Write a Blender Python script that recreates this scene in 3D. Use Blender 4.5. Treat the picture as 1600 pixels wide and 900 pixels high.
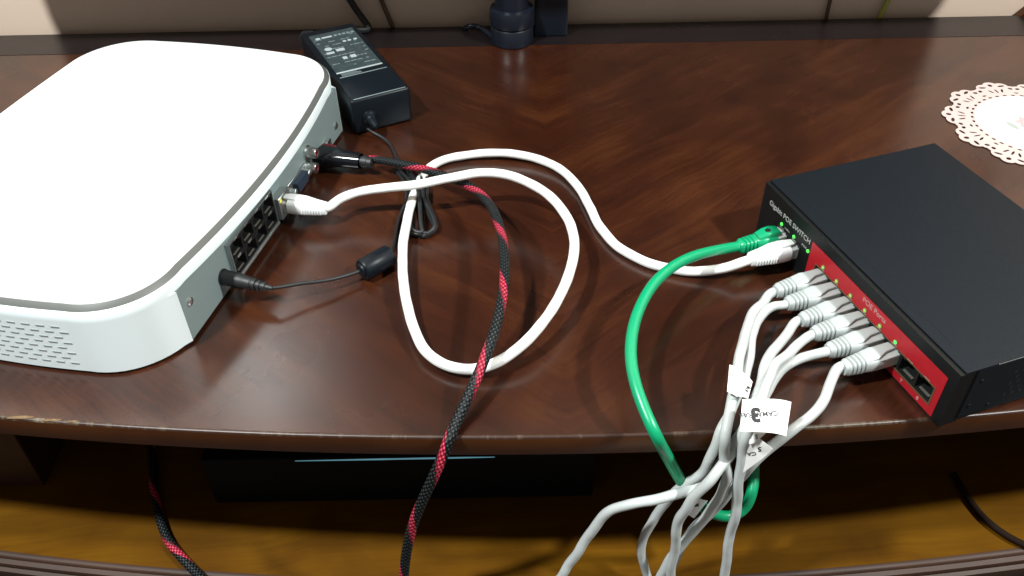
import bpy, bmesh, math, random
from mathutils import Vector, Matrix, noise
random.seed(7)
for o in list(bpy.data.objects): bpy.data.objects.remove(o)
SC = bpy.context.scene; COL = SC.collection
MM = 0.001
# ------------------------------------------------------------------ camera
cam_d = bpy.data.cameras.new('camera'); cam = bpy.data.objects.new('camera', cam_d); COL.objects.link(cam)
cam_d.sensor_width = 36.0; cam_d.lens = 36.0 * 1370.3 / 1600.0
cam_d.clip_start = 0.01; cam_d.clip_end = 50
PITCH, ROLL = math.radians(41.166), math.radians(-1.1216)
cam.matrix_world = Matrix.Translation((0, 0, 0.38)) @ Matrix.Rotation(math.pi/2 - PITCH, 4, 'X') @ Matrix.Rotation(ROLL, 4, 'Z')
SC.camera = cam
# ------------------------------------------------------------------ world and lamps
W = bpy.data.worlds.new('World'); SC.world = W; W.use_nodes = True
bg = W.node_tree.nodes['Background']; bg.inputs[0].default_value = (1.0, 0.90, 0.80, 1); bg.inputs[1].default_value = 0.2
def lamp(name, loc, watts, col, size):
    l = bpy.data.lights.new(name, 'POINT'); l.energy = watts; l.color = col; l.shadow_soft_size = size
    o = bpy.data.objects.new(name, l); COL.objects.link(o); o.location = Vector(loc) * MM
    return o
lamp('room_lamp_left', (-590, 70, 1130), 106, (0.95, 1.0, 0.99), 0.045)
lamp('room_lamp_right', (990, 70, 1130), 112, (0.97, 1.0, 0.97), 0.045)
SC.view_settings.view_transform = 'Standard'; SC.view_settings.look = 'None'
SC.view_settings.exposure = 0.0; SC.view_settings.gamma = 1.0; SC.view_settings.use_curve_mapping = False
SC.cycles.use_denoising = True

# ------------------------------------------------------------------ materials
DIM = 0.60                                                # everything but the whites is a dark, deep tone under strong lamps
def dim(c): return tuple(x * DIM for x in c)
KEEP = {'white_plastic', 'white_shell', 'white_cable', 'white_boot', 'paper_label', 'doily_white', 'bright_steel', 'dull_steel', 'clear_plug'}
def mat(name, col=(0.5, 0.5, 0.5), rough=0.5, metal=0.0, spec=0.5, coat=0.0, coat_r=0.1, trans=0.0, emit=None, estr=0.0):
    m = bpy.data.materials.new(name); m.use_nodes = True
    b = m.node_tree.nodes['Principled BSDF']
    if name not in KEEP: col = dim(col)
    b.inputs['Base Color'].default_value = (*col, 1); b.inputs['Roughness'].default_value = rough
    b.inputs['Metallic'].default_value = metal; b.inputs['Specular IOR Level'].default_value = spec
    b.inputs['Coat Weight'].default_value = coat; b.inputs['Coat Roughness'].default_value = coat_r
    b.inputs['Transmission Weight'].default_value = trans
    if emit: b.inputs['Emission Color'].default_value = (*emit, 1); b.inputs['Emission Strength'].default_value = estr
    return m
class N:
    def __init__(s, m): s.t = m.node_tree; s.b = s.t.nodes['Principled BSDF']
    def new(s, ty, **k):
        n = s.t.nodes.new(ty)
        for a, v in k.items(): setattr(n, a, v)
        return n
    def link(s, a, b): s.t.links.new(a, b)
    def math(s, op, a, b=None, c=None):
        n = s.new('ShaderNodeMath', operation=op)
        for i, x in enumerate((a, b, c)):
            if x is None: continue
            if isinstance(x, (int, float)): n.inputs[i].default_value = x
            else: s.link(x, n.inputs[i])
        return n.outputs[0]
    def ramp(s, fac, stops):
        n = s.new('ShaderNodeValToRGB'); e = n.color_ramp.elements
        while len(e) < len(stops): e.new(0.5)
        for i, (p, c) in enumerate(stops): e[i].position = p; e[i].color = (*c, 1)
        s.link(fac, n.inputs[0]); return n.outputs[0]
    def noise(s, vec, scale, detail=4, rough=0.55, dist=0.0):
        n = s.new('ShaderNodeTexNoise'); n.inputs['Scale'].default_value = scale; n.inputs['Detail'].default_value = detail
        n.inputs['Roughness'].default_value = rough; n.inputs['Distortion'].default_value = dist
        s.link(vec, n.inputs['Vector']); return n.outputs[0]
    def comb(s, x, y, z):
        n = s.new('ShaderNodeCombineXYZ')
        for i, v in enumerate((x, y, z)):
            if isinstance(v, (int, float)): n.inputs[i].default_value = v
            else: s.link(v, n.inputs[i])
        return n.outputs[0]
    def coord(s, which='Object'): return s.new('ShaderNodeTexCoord').outputs[which]
    def sep(s, v):
        n = s.new('ShaderNodeSeparateXYZ'); s.link(v, n.inputs[0]); return n.outputs
    def mix(s, f, a, b, blend='MIX'):
        n = s.new('ShaderNodeMix', data_type='RGBA', blend_type=blend)
        for sock, v in ((n.inputs[0], f), (n.inputs[6], a), (n.inputs[7], b)):
            if isinstance(v, (int, float)): sock.default_value = v
            elif isinstance(v, tuple): sock.default_value = (*v, 1)
            else: s.link(v, sock)
        return n.outputs[2]
    def bump(s, h, strength=0.2, dist=0.001):
        n = s.new('ShaderNodeBump'); n.inputs['Strength'].default_value = strength; n.inputs['Distance'].default_value = dist
        s.link(h, n.inputs['Height']); s.link(n.outputs[0], s.b.inputs['Normal'])
def wood(name, dark, mid, light, angle, mirror_x=None, rough=0.25, coat=0.0, streak=55.0, fleck=0.35, spec=0.5):
    m = mat(name, rough=rough, spec=spec, coat=coat, coat_r=0.2); n = N(m)
    X, Y, Z = n.sep(n.coord())
    if mirror_x is not None: X = n.math('ABSOLUTE', n.math('SUBTRACT', X, mirror_x))
    c, s_ = math.cos(angle), math.sin(angle)
    al = n.math('ADD', n.math('MULTIPLY', X, c), n.math('MULTIPLY', Y, s_))
    ac = n.math('SUBTRACT', n.math('MULTIPLY', Y, c), n.math('MULTIPLY', X, s_))
    warp = n.noise(n.comb(al, ac, Z), 7.0, 2)
    ac2 = n.math('ADD', ac, n.math('MULTIPLY', warp, 0.03))
    g1 = n.noise(n.comb(n.math('MULTIPLY', al, 5.0), n.math('MULTIPLY', ac2, streak), Z), 1.0, 5, 0.6)
    g2 = n.noise(n.comb(n.math('MULTIPLY', al, 22.0), n.math('MULTIPLY', ac2, 420.0), Z), 1.0, 3, 0.6)
    fig = n.noise(n.comb(al, ac, Z), 11.0, 3, 0.5, 0.8)
    f = n.math('ADD', n.math('MULTIPLY', g1, 0.55), n.math('MULTIPLY', fig, 0.65))
    f = n.math('ADD', f, n.math('MULTIPLY', g2, fleck)); f = n.math('SUBTRACT', f, fleck * 0.5 + 0.1)
    colr = n.ramp(f, [(0.25, dim(dark)), (0.5, dim(mid)), (0.76, dim(light))])
    n.link(colr, n.b.inputs['Base Color'])
    smudge = n.noise(n.coord(), 14.0, 4)
    n.link(n.math('ADD', n.math('MULTIPLY', smudge, 0.16), rough - 0.08), n.b.inputs['Roughness'])
    if rough > 0.27: n.bump(g2, 0.04, 0.0003)
    return m
def speckled(name, a, b, scale, rough=0.5, metal=0.0, bump=0.0, lo=0.35, hi=0.65, spec=0.5):
    m = mat(name, a, rough, metal, spec); n = N(m)
    f = n.noise(n.coord(), scale, 5, 0.65)
    n.link(n.ramp(f, [(lo, dim(a)), (hi, dim(b))]), n.b.inputs['Base Color'])
    if bump: n.bump(f, bump, 0.0005)
    return m
M = {}
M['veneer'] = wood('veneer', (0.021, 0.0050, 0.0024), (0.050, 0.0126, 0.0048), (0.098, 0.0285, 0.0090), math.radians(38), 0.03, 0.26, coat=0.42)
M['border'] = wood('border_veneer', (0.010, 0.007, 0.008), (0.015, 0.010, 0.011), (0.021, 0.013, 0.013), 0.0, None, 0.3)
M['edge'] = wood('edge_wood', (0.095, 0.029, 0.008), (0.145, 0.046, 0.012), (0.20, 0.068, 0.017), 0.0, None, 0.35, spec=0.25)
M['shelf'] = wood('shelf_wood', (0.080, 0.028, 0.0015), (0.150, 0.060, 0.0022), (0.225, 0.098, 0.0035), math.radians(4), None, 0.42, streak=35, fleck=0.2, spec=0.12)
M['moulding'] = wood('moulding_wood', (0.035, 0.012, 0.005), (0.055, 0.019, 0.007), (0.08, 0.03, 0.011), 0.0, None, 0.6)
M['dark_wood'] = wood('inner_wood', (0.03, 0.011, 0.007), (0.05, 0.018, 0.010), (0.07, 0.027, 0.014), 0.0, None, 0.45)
def worn():
    m = mat('worn_edge', rough=0.4); n = N(m)
    X, Y, Z = n.sep(n.coord())
    f = n.noise(n.comb(X, n.math('MULTIPLY', Y, 0.1), 0.0), 160.0, 5, 0.75)
    big = n.noise(n.comb(X, 0.0, 0.0), 9.0, 2)
    f = n.math('ADD', n.math('MULTIPLY', f, 0.7), n.math('MULTIPLY', big, 0.6))
    n.link(n.ramp(f, [(0.66, (0.03, 0.011, 0.006)), (0.76, (0.08, 0.058, 0.036)), (0.9, (0.2, 0.17, 0.13))]), n.b.inputs['Base Color'])
    return m
M['worn'] = worn()
M['bare'] = speckled('bare_wood', (0.30, 0.19, 0.09), (0.16, 0.08, 0.03), 300, 0.7, 0, 0.5)
M['wall'] = speckled('painted_wall', (1.14, 0.89, 0.71), (1.20, 0.94, 0.75), 18, 0.7, 0, 0.1)
M['floor'] = speckled('floor_tiles', (0.05, 0.03, 0.025), (0.08, 0.05, 0.04), 6, 0.5)
M['white_gloss'] = mat('white_plastic', (0.88, 0.90, 0.90), 0.28)
M['white_wall'] = mat('white_shell', (0.85, 0.95, 0.97), 0.38)
M['trim'] = mat('silver_trim', (0.15, 0.155, 0.145), 0.5, 0.0)
M['panel'] = speckled('grey_metal_panel', (0.39, 0.50, 0.50), (0.42, 0.53, 0.53), 500, 0.5, 0.25, 0.03)
M['slot'] = mat('vent_dark', (0.42, 0.48, 0.48), 0.8)
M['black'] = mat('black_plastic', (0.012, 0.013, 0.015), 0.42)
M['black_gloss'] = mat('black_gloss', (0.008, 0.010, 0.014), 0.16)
M['shadow_brown'] = mat('dark_brown_shadow', (0.02, 0.010, 0.006), 0.8, spec=0.1)  # flat dark tone for the shadow painted on the shelf
M['matte_black'] = mat('matte_black', (0.004, 0.005, 0.007), 0.6, spec=0.15)
M['rubber'] = mat('black_rubber', (0.018, 0.02, 0.022), 0.5)
M['cavity'] = mat('port_black', (0.01, 0.012, 0.012), 0.5)
M['steel'] = mat('bright_steel', (0.62, 0.64, 0.63), 0.28, 1.0)
M['dull_steel'] = mat('dull_steel', (0.42, 0.45, 0.45), 0.4, 0.9)
M['gold'] = mat('gold_contacts', (0.7, 0.66, 0.55), 0.35, 0.6)
M['brass'] = mat('tarnished_metal', (0.26, 0.19, 0.10), 0.4, 0.5)
M['vga_blue'] = mat('vga_blue', (0.035, 0.06, 0.10), 0.5)
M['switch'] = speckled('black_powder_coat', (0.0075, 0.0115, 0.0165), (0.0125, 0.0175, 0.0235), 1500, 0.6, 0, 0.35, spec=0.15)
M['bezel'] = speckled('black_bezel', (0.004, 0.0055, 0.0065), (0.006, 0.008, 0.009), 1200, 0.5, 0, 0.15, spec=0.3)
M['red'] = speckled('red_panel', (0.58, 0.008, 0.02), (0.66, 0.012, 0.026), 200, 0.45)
M['red_dull'] = mat('dull_red', (0.22, 0.012, 0.03), 0.5)
M['print'] = mat('white_print', (0.62, 0.62, 0.60), 0.6)
M['print_pink'] = mat('pale_print', (0.75, 0.38, 0.38), 0.6)
M['led'] = mat('green_led', (0.1, 0.6, 0.1), 0.4, emit=(0.10, 1.0, 0.12), estr=1.0)
M['led_y'] = mat('yellow_green_led', (0.4, 0.6, 0.1), 0.4, emit=(0.42, 0.85, 0.12), estr=0.35)
M['rim'] = mat('rim', (0.35, 0.22, 0.12), 0.5)
M['amber'] = mat('yellow_led', (0.7, 0.6, 0.1), 0.4, emit=(0.9, 0.75, 0.1), estr=0.7)
M['cable_white'] = mat('white_cable', (0.86, 0.87, 0.85), 0.38)
M['cable_grey'] = speckled('grey_cable', (0.76, 0.81, 0.80), (0.84, 0.89, 0.88), 90, 0.42)
M['boot_white'] = mat('white_boot', (0.84, 0.86, 0.86), 0.4)
M['boot_grey'] = mat('grey_boot', (0.64, 0.70, 0.695), 0.42)
M['green'] = mat('green_cable', (0.003, 0.50, 0.215), 0.33)
M['clear'] = mat('clear_plug', (0.60, 0.62, 0.60), 0.18, trans=0.35)
M['paper'] = mat('paper_label', (0.88, 0.89, 0.88), 0.6)
M['ink'] = mat('black_ink', (0.012, 0.012, 0.014), 0.6)
M['ink_thin'] = mat('faded_ink', (0.06, 0.06, 0.065), 0.6)
M['adapter'] = mat('adapter_plastic', (0.006, 0.0105, 0.016), 0.4, spec=0.25)
M['adapter_label'] = speckled('adapter_label', (0.04, 0.062, 0.068), (0.07, 0.095, 0.10), 220, 0.4)
M['mark'] = mat('label_print', (0.55, 0.62, 0.63), 0.5)
M['mark_dim'] = mat('label_print_dim', (0.24, 0.30, 0.31), 0.5)
M['lace'] = mat('pale_pink_lace', (0.93, 0.73, 0.68), 0.6)
M['doily_c'] = mat('doily_white', (0.88, 0.88, 0.85), 0.55)
M['petal'] = mat('printed_petal', (0.86, 0.62, 0.62), 0.6)
M['leafp'] = mat('printed_leaf', (0.58, 0.63, 0.58), 0.6)
M['leafq'] = mat('printed_leaf_pale', (0.78, 0.82, 0.77), 0.6)
M['tv'] = mat('tv_black', (0.008, 0.012, 0.022), 0.35)
M['screen'] = mat('tv_screen', (0.006, 0.006, 0.008), 0.22)
M['wire_brown'] = mat('brown_wire', (0.16, 0.09, 0.05), 0.5)
M['wire_yellow'] = mat('yellow_green_wire', (0.62, 0.64, 0.10), 0.5)
M['reflection_blue'] = mat('glowing_reflection', (0.1, 0.3, 0.4), 0.3, emit=(0.25, 0.6, 0.75), estr=0.35)  # glows to stand in for a bluish reflection, no lamp there
def braided():
    m = mat('braided_sleeve', rough=0.5, spec=0.2); n = N(m)
    U, V, _ = n.sep(n.coord('UV'))                      # u: round the sleeve 0..1, v: metres along it
    ph = n.math('FRACT', n.math('ADD', n.math('ADD', U, 0.0), n.math('MULTIPLY', V, 1 / 0.056)))
    a = n.math('MULTIPLY', n.math('ADD', n.math('MULTIPLY', U, 7.0), n.math('MULTIPLY', V, 300.0)), 2 * math.pi)
    b = n.math('MULTIPLY', n.math('SUBTRACT', n.math('MULTIPLY', U, 7.0), n.math('MULTIPLY', V, 300.0)), 2 * math.pi)
    h = n.math('ADD', n.math('MULTIPLY', n.math('SINE', a), 0.5), n.math('MULTIPLY', n.math('SINE', b), 0.5))
    t = n.math('ADD', n.math('MULTIPLY', h, 0.5), 0.5)
    stripe = n.math('LESS_THAN', n.math('ADD', ph, n.math('MULTIPLY', n.math('SUBTRACT', t, 0.5), 0.16)), 0.25)
    blk = n.ramp(t, [(0.2, (0.002, 0.0025, 0.003)), (0.7, (0.005, 0.0065, 0.0075)), (0.94, (0.055, 0.07, 0.07))])  # pale last stop paints sparkle highlights on the weave
    red = n.ramp(t, [(0.15, (0.10, 0.003, 0.010)), (0.6, (0.36, 0.010, 0.036)), (0.95, (0.6, 0.12, 0.16))])  # highlights painted into the red threads too
    n.link(n.mix(stripe, blk, red), n.b.inputs['Base Color'])
    n.bump(t, 0.6, 0.0006)
    return m
M['braid'] = braided()

# ------------------------------------------------------------------ mesh helpers (all in millimetres)
class MB:
    def __init__(s): s.v = []; s.f = []; s.uv = None
    def add(s, vs, fs, T=None):
        k = len(s.v)
        s.v += [tuple(T @ Vector(p)) if T else tuple(p) for p in vs]
        s.f += [tuple(i + k for i in q) for q in fs]; return s
    def box(s, x0, x1, y0, y1, z0, z1, bev=0.0, T=None, seg=1):
        bm = bmesh.new(); bmesh.ops.create_cube(bm, size=1)
        for v in bm.verts: v.co = ((x0 + x1) / 2 + v.co.x * (x1 - x0), (y0 + y1) / 2 + v.co.y * (y1 - y0), (z0 + z1) / 2 + v.co.z * (z1 - z0))
        if bev: bmesh.ops.bevel(bm, geom=list(bm.edges), offset=bev, segments=seg, profile=0.5, affect='EDGES')
        bm.verts.index_update()
        s.add([tuple(v.co) for v in bm.verts], [[v.index for v in f.verts] for f in bm.faces], T); bm.free(); return s
    def loft(s, rings, caps=True, T=None):
        n = len(rings[0]); vs = [p for r in rings for p in r]; fs = []
        for k in range(len(rings) - 1):
            for i in range(n):
                j = (i + 1) % n; fs.append((k * n + i, k * n + j, (k + 1) * n + j, (k + 1) * n + i))
        if caps: fs.append(tuple(range(n))[::-1]); fs.append(tuple((len(rings) - 1) * n + i for i in range(n)))
        return s.add(vs, fs, T)
    def cyl(s, c, ax, r0, r1=None, n=16, T=None):
        r1 = r0 if r1 is None else r1
        c = Vector(c); ax = Vector(ax); d = ax.normalized(); a = d.orthogonal().normalized(); b = d.cross(a)
        R = lambda o, r: [tuple(o + (a * math.cos(t * 2 * math.pi / n) + b * math.sin(t * 2 * math.pi / n)) * r) for t in range(n)]
        return s.loft([R(c, r0), R(c + ax, r1)], True, T)
    def lathe(s, c, ax, prof, n=20, T=None):           # prof: (distance along axis, radius)
        c = Vector(c); d = Vector(ax).normalized(); a = d.orthogonal().normalized(); b = d.cross(a)
        return s.loft([[tuple(c + d * h + (a * math.cos(t * 2 * math.pi / n) + b * math.sin(t * 2 * math.pi / n)) * r) for t in range(n)] for h, r in prof], True, T)
    def prism(s, poly, z0, z1, T=None):
        return s.loft([[(x, y, z0) for x, y in poly], [(x, y, z1) for x, y in poly]], True, T)
    def tube(s, pts, r, n=14, step=2.0, wob=0.0, seed=0, smooth=3):
        P = resample(catmull(pts), step, smooth)
        if wob:
            P = [p + (Vector(noise.noise_vector(Vector((i * step * 0.055, seed * 7.3, 1.7)))) * wob) for i, p in enumerate(P)]
        k = len(s.v); T0 = (P[1] - P[0]).normalized(); A = T0.orthogonal().normalized(); uv = []; L = 0.0; rows = []
        for i, p in enumerate(P):
            t = (P[min(i + 1, len(P) - 1)] - P[max(i - 1, 0)]).normalized()
            A = (A - t * A.dot(t)).normalized(); B = t.cross(A)
            if i: L += (p - P[i - 1]).length
            rr = r if not wob else r * (1 + 0.05 * noise.noise(Vector((i * step * 0.12, seed * 3.1, 9.0))))
            for q in range(n + 1):
                an = q / n * 2 * math.pi; rows.append(p + (A * math.cos(an) + B * math.sin(an)) * rr); uv.append((q / n, L * MM))
        s.v += [tuple(p) for p in rows]
        m = n + 1; fuv = []
        if s.uv is None: s.uv = [None] * len(s.f)
        for i in range(len(P) - 1):
            for q in range(n):
                f = (i * m + q, i * m + q + 1, (i + 1) * m + q + 1, (i + 1) * m + q)
                s.f.append(tuple(x + k for x in f)); s.uv.append([uv[x] for x in f])
        for e, rev in ((0, True), (len(P) - 1, False)):
            f = [e * m + q for q in range(n)]
            if rev: f = f[::-1]
            s.f.append(tuple(x + k for x in f)); s.uv.append([uv[x] for x in f])
        return s
def catmull(pts, sub=14):
    P = [Vector(p) for p in pts]; P = [P[0] * 2 - P[1]] + P + [P[-1] * 2 - P[-2]]; out = []
    for i in range(1, len(P) - 2):
        p0, p1, p2, p3 = P[i - 1:i + 3]
        t = [0]
        for a, b in ((p0, p1), (p1, p2), (p2, p3)): t.append(t[-1] + max((b - a).length, 1e-4) ** 0.5)
        for k in range(sub):
            x = t[1] + (t[2] - t[1]) * k / sub
            A1 = p0 * ((t[1] - x) / (t[1] - t[0])) + p1 * ((x - t[0]) / (t[1] - t[0])); A2 = p1 * ((t[2] - x) / (t[2] - t[1])) + p2 * ((x - t[1]) / (t[2] - t[1])); A3 = p2 * ((t[3] - x) / (t[3] - t[2])) + p3 * ((x - t[2]) / (t[3] - t[2]))
            B1 = A1 * ((t[2] - x) / (t[2] - t[0])) + A2 * ((x - t[0]) / (t[2] - t[0])); B2 = A2 * ((t[3] - x) / (t[3] - t[1])) + A3 * ((x - t[1]) / (t[3] - t[1]))
            out.append(B1 * ((t[2] - x) / (t[2] - t[1])) + B2 * ((x - t[1]) / (t[2] - t[1])))
    out.append(P[-2]); return out
def resample(P, step, smooth):
    D = [0.0]
    for a, b in zip(P, P[1:]): D.append(D[-1] + (b - a).length)
    n = max(4, int(D[-1] / step)); out = []; j = 0
    for i in range(n + 1):
        d = D[-1] * i / n
        while j < len(D) - 2 and D[j + 1] < d: j += 1
        f = (d - D[j]) / max(D[j + 1] - D[j], 1e-6); out.append(P[j].lerp(P[j + 1], min(1, f)))
    for _ in range(smooth):
        out = [out[0]] + [(out[i - 1] + out[i] * 2 + out[i + 1]) / 4 for i in range(1, len(out) - 1)] + [out[-1]]
    return out
def mesh(mb, name, m, smooth=True, ang=38):
    me = bpy.data.meshes.new(name); me.from_pydata([(x * MM, y * MM, z * MM) for x, y, z in mb.v], [], mb.f)
    if mb.uv:
        l = me.uv_layers.new(name='UVMap'); k = 0
        for q, f in enumerate(mb.f):
            u = mb.uv[q] if q < len(mb.uv) else None
            for c in range(len(f)): l.data[k].uv = u[c] if u else (0, 0); k += 1
    me.materials.append(m); me.update()
    if smooth:
        me.polygons.foreach_set('use_smooth', [True] * len(me.polygons)); me.set_sharp_from_angle(angle=math.radians(ang))
    return me
def part(name, mb, m, parent=None, T=None, smooth=True, ang=38):
    me = mb if isinstance(mb, bpy.types.Mesh) else mesh(mb, name, M[m], smooth, ang)
    o = bpy.data.objects.new(name, me); COL.objects.link(o)
    if parent: o.parent = parent
    if T: o.matrix_local = T
    return o
def thing(name, label, cat, loc=(0, 0, 0), rz=0.0, group=None):
    o = bpy.data.objects.new(name, None); COL.objects.link(o); o.location = Vector(loc) * MM; o.rotation_euler = (0, 0, rz)
    o.empty_display_size = 0.02
    return tag(o, label, cat, group)
def tag(o, label, cat, group=None):
    o['label'] = label; o['category'] = cat
    if group: o['group'] = group
    return o
def tr(x, y, z): return Matrix.Translation((x * MM, y * MM, z * MM))
def sec(y, hw, hh, cx=0.0, cz=0.0, p=4.0, n=28):       # a rounded-rectangle ring across the y axis
    R = []
    for i in range(n):
        t = i / n * 2 * math.pi; c, s_ = math.cos(t), math.sin(t)
        R.append((cx + hw * math.copysign(abs(c) ** (2 / p), c), y, cz + hh * math.copysign(abs(s_) ** (2 / p), s_)))
    return R
def text(name, s, size, m, parent, T, bold=0.0, align='CENTER', sx=1.0):
    cu = bpy.data.curves.new(name, 'FONT'); cu.body = s; cu.size = size * MM; cu.align_x = align; cu.align_y = 'CENTER'; cu.offset = bold * MM
    cu.extrude = 0.00004; cu.resolution_u = 3
    t = bpy.data.objects.new('tmp', cu); COL.objects.link(t)
    me = bpy.data.meshes.new_from_object(t.evaluated_get(bpy.context.evaluated_depsgraph_get()))
    bpy.data.objects.remove(t)
    for v in me.vertices: v.co.x *= sx
    me.materials.clear(); me.materials.append(M[m])
    o = bpy.data.objects.new(name, me); COL.objects.link(o); o.parent = parent; o.matrix_local = T; return o
RX90 = Matrix.Rotation(math.pi / 2, 4, 'X')             # text standing up, facing -y

# ------------------------------------------------------------------ setting: wall and floor
wall = part('wall', MB().box(-1500, 1500, 842, 870, -700, 1500), 'wall', smooth=False); wall['kind'] = 'structure'
fl = part('floor', MB().box(-1500, 1500, -1200, 842, -720, -700), 'floor', smooth=False); fl['kind'] = 'structure'

# ------------------------------------------------------------------ the console table
def front(x): return 308.8 + 0.0002 * (x - 40) ** 2
con = thing('console_table', 'dark reddish brown bow fronted wooden console table with an open lower shelf', 'console table', (0, 560, -700))
def ct(name, mb, m, smooth=True, ang=38):
    for i, p in enumerate(mb.v): mb.v[i] = (p[0], p[1] - 560, p[2] + 700)
    return part(name, mb, m, con, None, smooth, ang)
XS = [-640 + i * 20 for i in range(65)]
ct('tabletop', MB().prism([(x, front(x) + 2.2) for x in XS] + [(640, 789), (-640, 789)], -14.5, 0), 'veneer', ang=20)
# bow front band with a rounded top arris
def band(prof):                                           # prof: (offset from the front curve, z)
    mb = MB(); mb.loft([[(x, front(x) + dy, z) for dy, z in prof] for x in XS]); return mb
ct('edge_band', band([(2.2, -15.0), (0.3, -15.0), (0, -14.4), (0, -1.3), (2.2, -1.3)]), 'edge', ang=50)
ct('worn_edge', band([(2.2, -1.3), (0, -1.3), (0.25, -0.5), (0.8, -0.05), (1.6, 0.12), (2.2, 0.06)]), 'worn', ang=60)
ct('back_border', MB().box(-640, 640, 789.05, 833, -14.5, 0.3), 'border')
for cx, w, d, rz in ((-281, 17, 2.6, 0.1), (-262, 12, 2.0, -0.15), (-250, 6, 1.4, 0.2)):
    poly = [(cx + w * 0.5 * math.cos(t) * (0.8 + 0.3 * random.random()), front(cx) + 1.4 + d * 0.5 * math.sin(t) * (0.7 + 0.5 * random.random())) for t in [i * math.pi / 7 for i in range(14)]]
    ct('chipped_patch', MB().prism(poly, 0.05, 0.32), 'bare')
SH = -150.0
ct('shelf', MB().prism([(x, front(x) + 1.0) for x in XS] + [(640, 800), (-640, 800)], SH - 14, SH), 'shelf', ang=20)
ct('shelf_moulding', band([(1.0, SH + 0.2), (-1.5, SH + 0.5), (-3.0, SH - 0.6), (-3.4, SH - 2.4), (-6.5, SH - 3.2), (-7.2, SH - 5), (-6.8, SH - 7.5), (-9.5, SH - 8.5), (-10, SH - 14), (-9, SH - 20), (1.0, SH - 20)]), 'moulding', ang=50)
ct('back_panel', MB().box(-640, 640, 800, 812, -420, -14.7), 'dark_wood', smooth=False)
ct('side_panel', MB().box(-640, -622, 345, 799, -690, -14.7, 0.8), 'dark_wood')
ct('side_panel', MB().box(622, 640, 345, 799, -690, -14.7, 0.8), 'dark_wood')
ct('divider', MB().box(-470, -347, 395, 799, SH + 0.2, -14.7, 0.8), 'dark_wood')
ct('bottom_board', MB().box(-621, 621, 360, 799, -440, -424), 'dark_wood', smooth=False)

# ------------------------------------------------------------------ black media box on the shelf
t = thing('media_box', 'flat glossy black media box with a painted reflection on its front edge on the shelf under the tabletop', 'media player', (-80, 400, SH))
part('body', MB().box(-135, 135, -26, 170, 3, 52, 2.0, seg=3), 'matte_black', t)
part('edge_reflection', MB().loft([[(x, -26.4, 50.5 - h), (x, -25.4, 50.5 - h), (x, -25.4, 50.5 + h), (x, -26.4, 50.5 + h)] for x, h in ((-70, .05), (-40, .28), (-10, .5), (-2, .38), (20, .5), (45, .4), (66, .06))]), 'reflection_blue', t)  # added glowing sliver, tapered like a fading reflection streak
for x in (-110, 110):
    for y in (-10, 150): part('foot', MB().cyl((x, y, 0), (0, 0, 3.2), 7), 'rubber', t)

# ------------------------------------------------------------------ white video recorder
NA = Vector((-197.23, 389.27, 0)); NRZ = math.radians(76.244)
nvr = thing('video_recorder', 'large white rounded network video recorder with a grey rear panel of ports', 'video recorder', NA, NRZ)
NM = Matrix.Translation(NA * MM) @ Matrix.Rotation(NRZ, 4, 'Z')
def outline(ins=0.0, n=14):                               # local x along the rear panel, -y out of it
    x0, x1, y0, y1 = -37.5, 281.0, 0.0, 222.0; rr = [48, 48, 56, 56]; P = []
    cs = [(x0 + rr[0], y0 + rr[0], math.pi, rr[0]), (x1 - rr[1], y0 + rr[1], 1.5 * math.pi, rr[1]), (x1 - rr[2], y1 - rr[2], 0, rr[2]), (x0 + rr[3], y1 - rr[3], 0.5 * math.pi, rr[3])]
    for k, (cx, cy, a0, r) in enumerate(cs):
        for i in range(n + 1):
            a = a0 + i / n * math.pi / 2; P.append((cx + r * math.cos(a), cy + r * math.sin(a)))
        nx, ny, na, nr = cs[(k + 1) % 4]; a = a0 + math.pi / 2
        p = P[-1]; q = (nx + nr * math.cos(na), ny + nr * math.sin(na)); dx, dy = q[0] - p[0], q[1] - p[1]; L = math.hypot(dx, dy)
        for i in range(1, 24):
            f = i / 24; b = (8.5, 3.0, 3.0, 3.0)[k] * (1 - (2 * f - 1) ** 2)
            P.append((p[0] + dx * f + dy / L * b, p[1] + dy * f - dx / L * b))
    if ins:
        out = []
        for i in range(len(P)):
            a, b = P[i - 1], P[(i + 1) % len(P)]; dx, dy = b[0] - a[0], b[1] - a[1]; L = math.hypot(dx, dy)
            out.append((P[i][0] - dy / L * ins, P[i][1] + dx / L * ins))
        P = out
    return P
OUT = outline()
ring = lambda ins, z: [(x, y, z) for x, y in outline(ins)]
part('upper_shell', MB().loft([ring(0, 42.0), ring(0, 50.3), ring(0.3, 50.6)]), 'white_wall', nvr, ang=45)
# lower shell: the same outline, cut back flat behind the rear panel
low = [(x, (max(y, 1.2) if -1.0 < x < 251.5 and y < 40 else y)) for x, y in OUT]
ix = [i for i, (x, y) in enumerate(OUT) if -1.0 < x < 251.5 and y < 40]
low = [p for i, p in enumerate(low) if not (i in ix)]
k = min(ix); low = low[:k] + [(-0.6, -0.1), (-0.6, 16.0), (251.2, 16.0), (251.2, -0.1)] + low[k:]
part('lower_shell', MB().loft([[(x, y, 2.2) for x, y in low], [(x, y, 42.0) for x, y in low]]), 'white_wall', nvr, ang=30)
part('silver_trim', MB().loft([ring(0.3, 50.6), ring(0.5, 50.9), ring(3.6, 53.2), ring(5.5, 53.2)], True), 'trim', nvr, ang=30)
part('top_cover', MB().loft([ring(3.9, 52.6), ring(3.9, 53.6), ring(4.2, 54.2), ring(5.0, 54.6), ring(30, 55.0)]), 'white_gloss', nvr, ang=50)
for x, y in ((20, 30), (230, 30), (20, 200), (230, 200)): part('foot', MB().cyl((x, y, 0), (0, 0, 2.3), 9), 'rubber', nvr)
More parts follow.
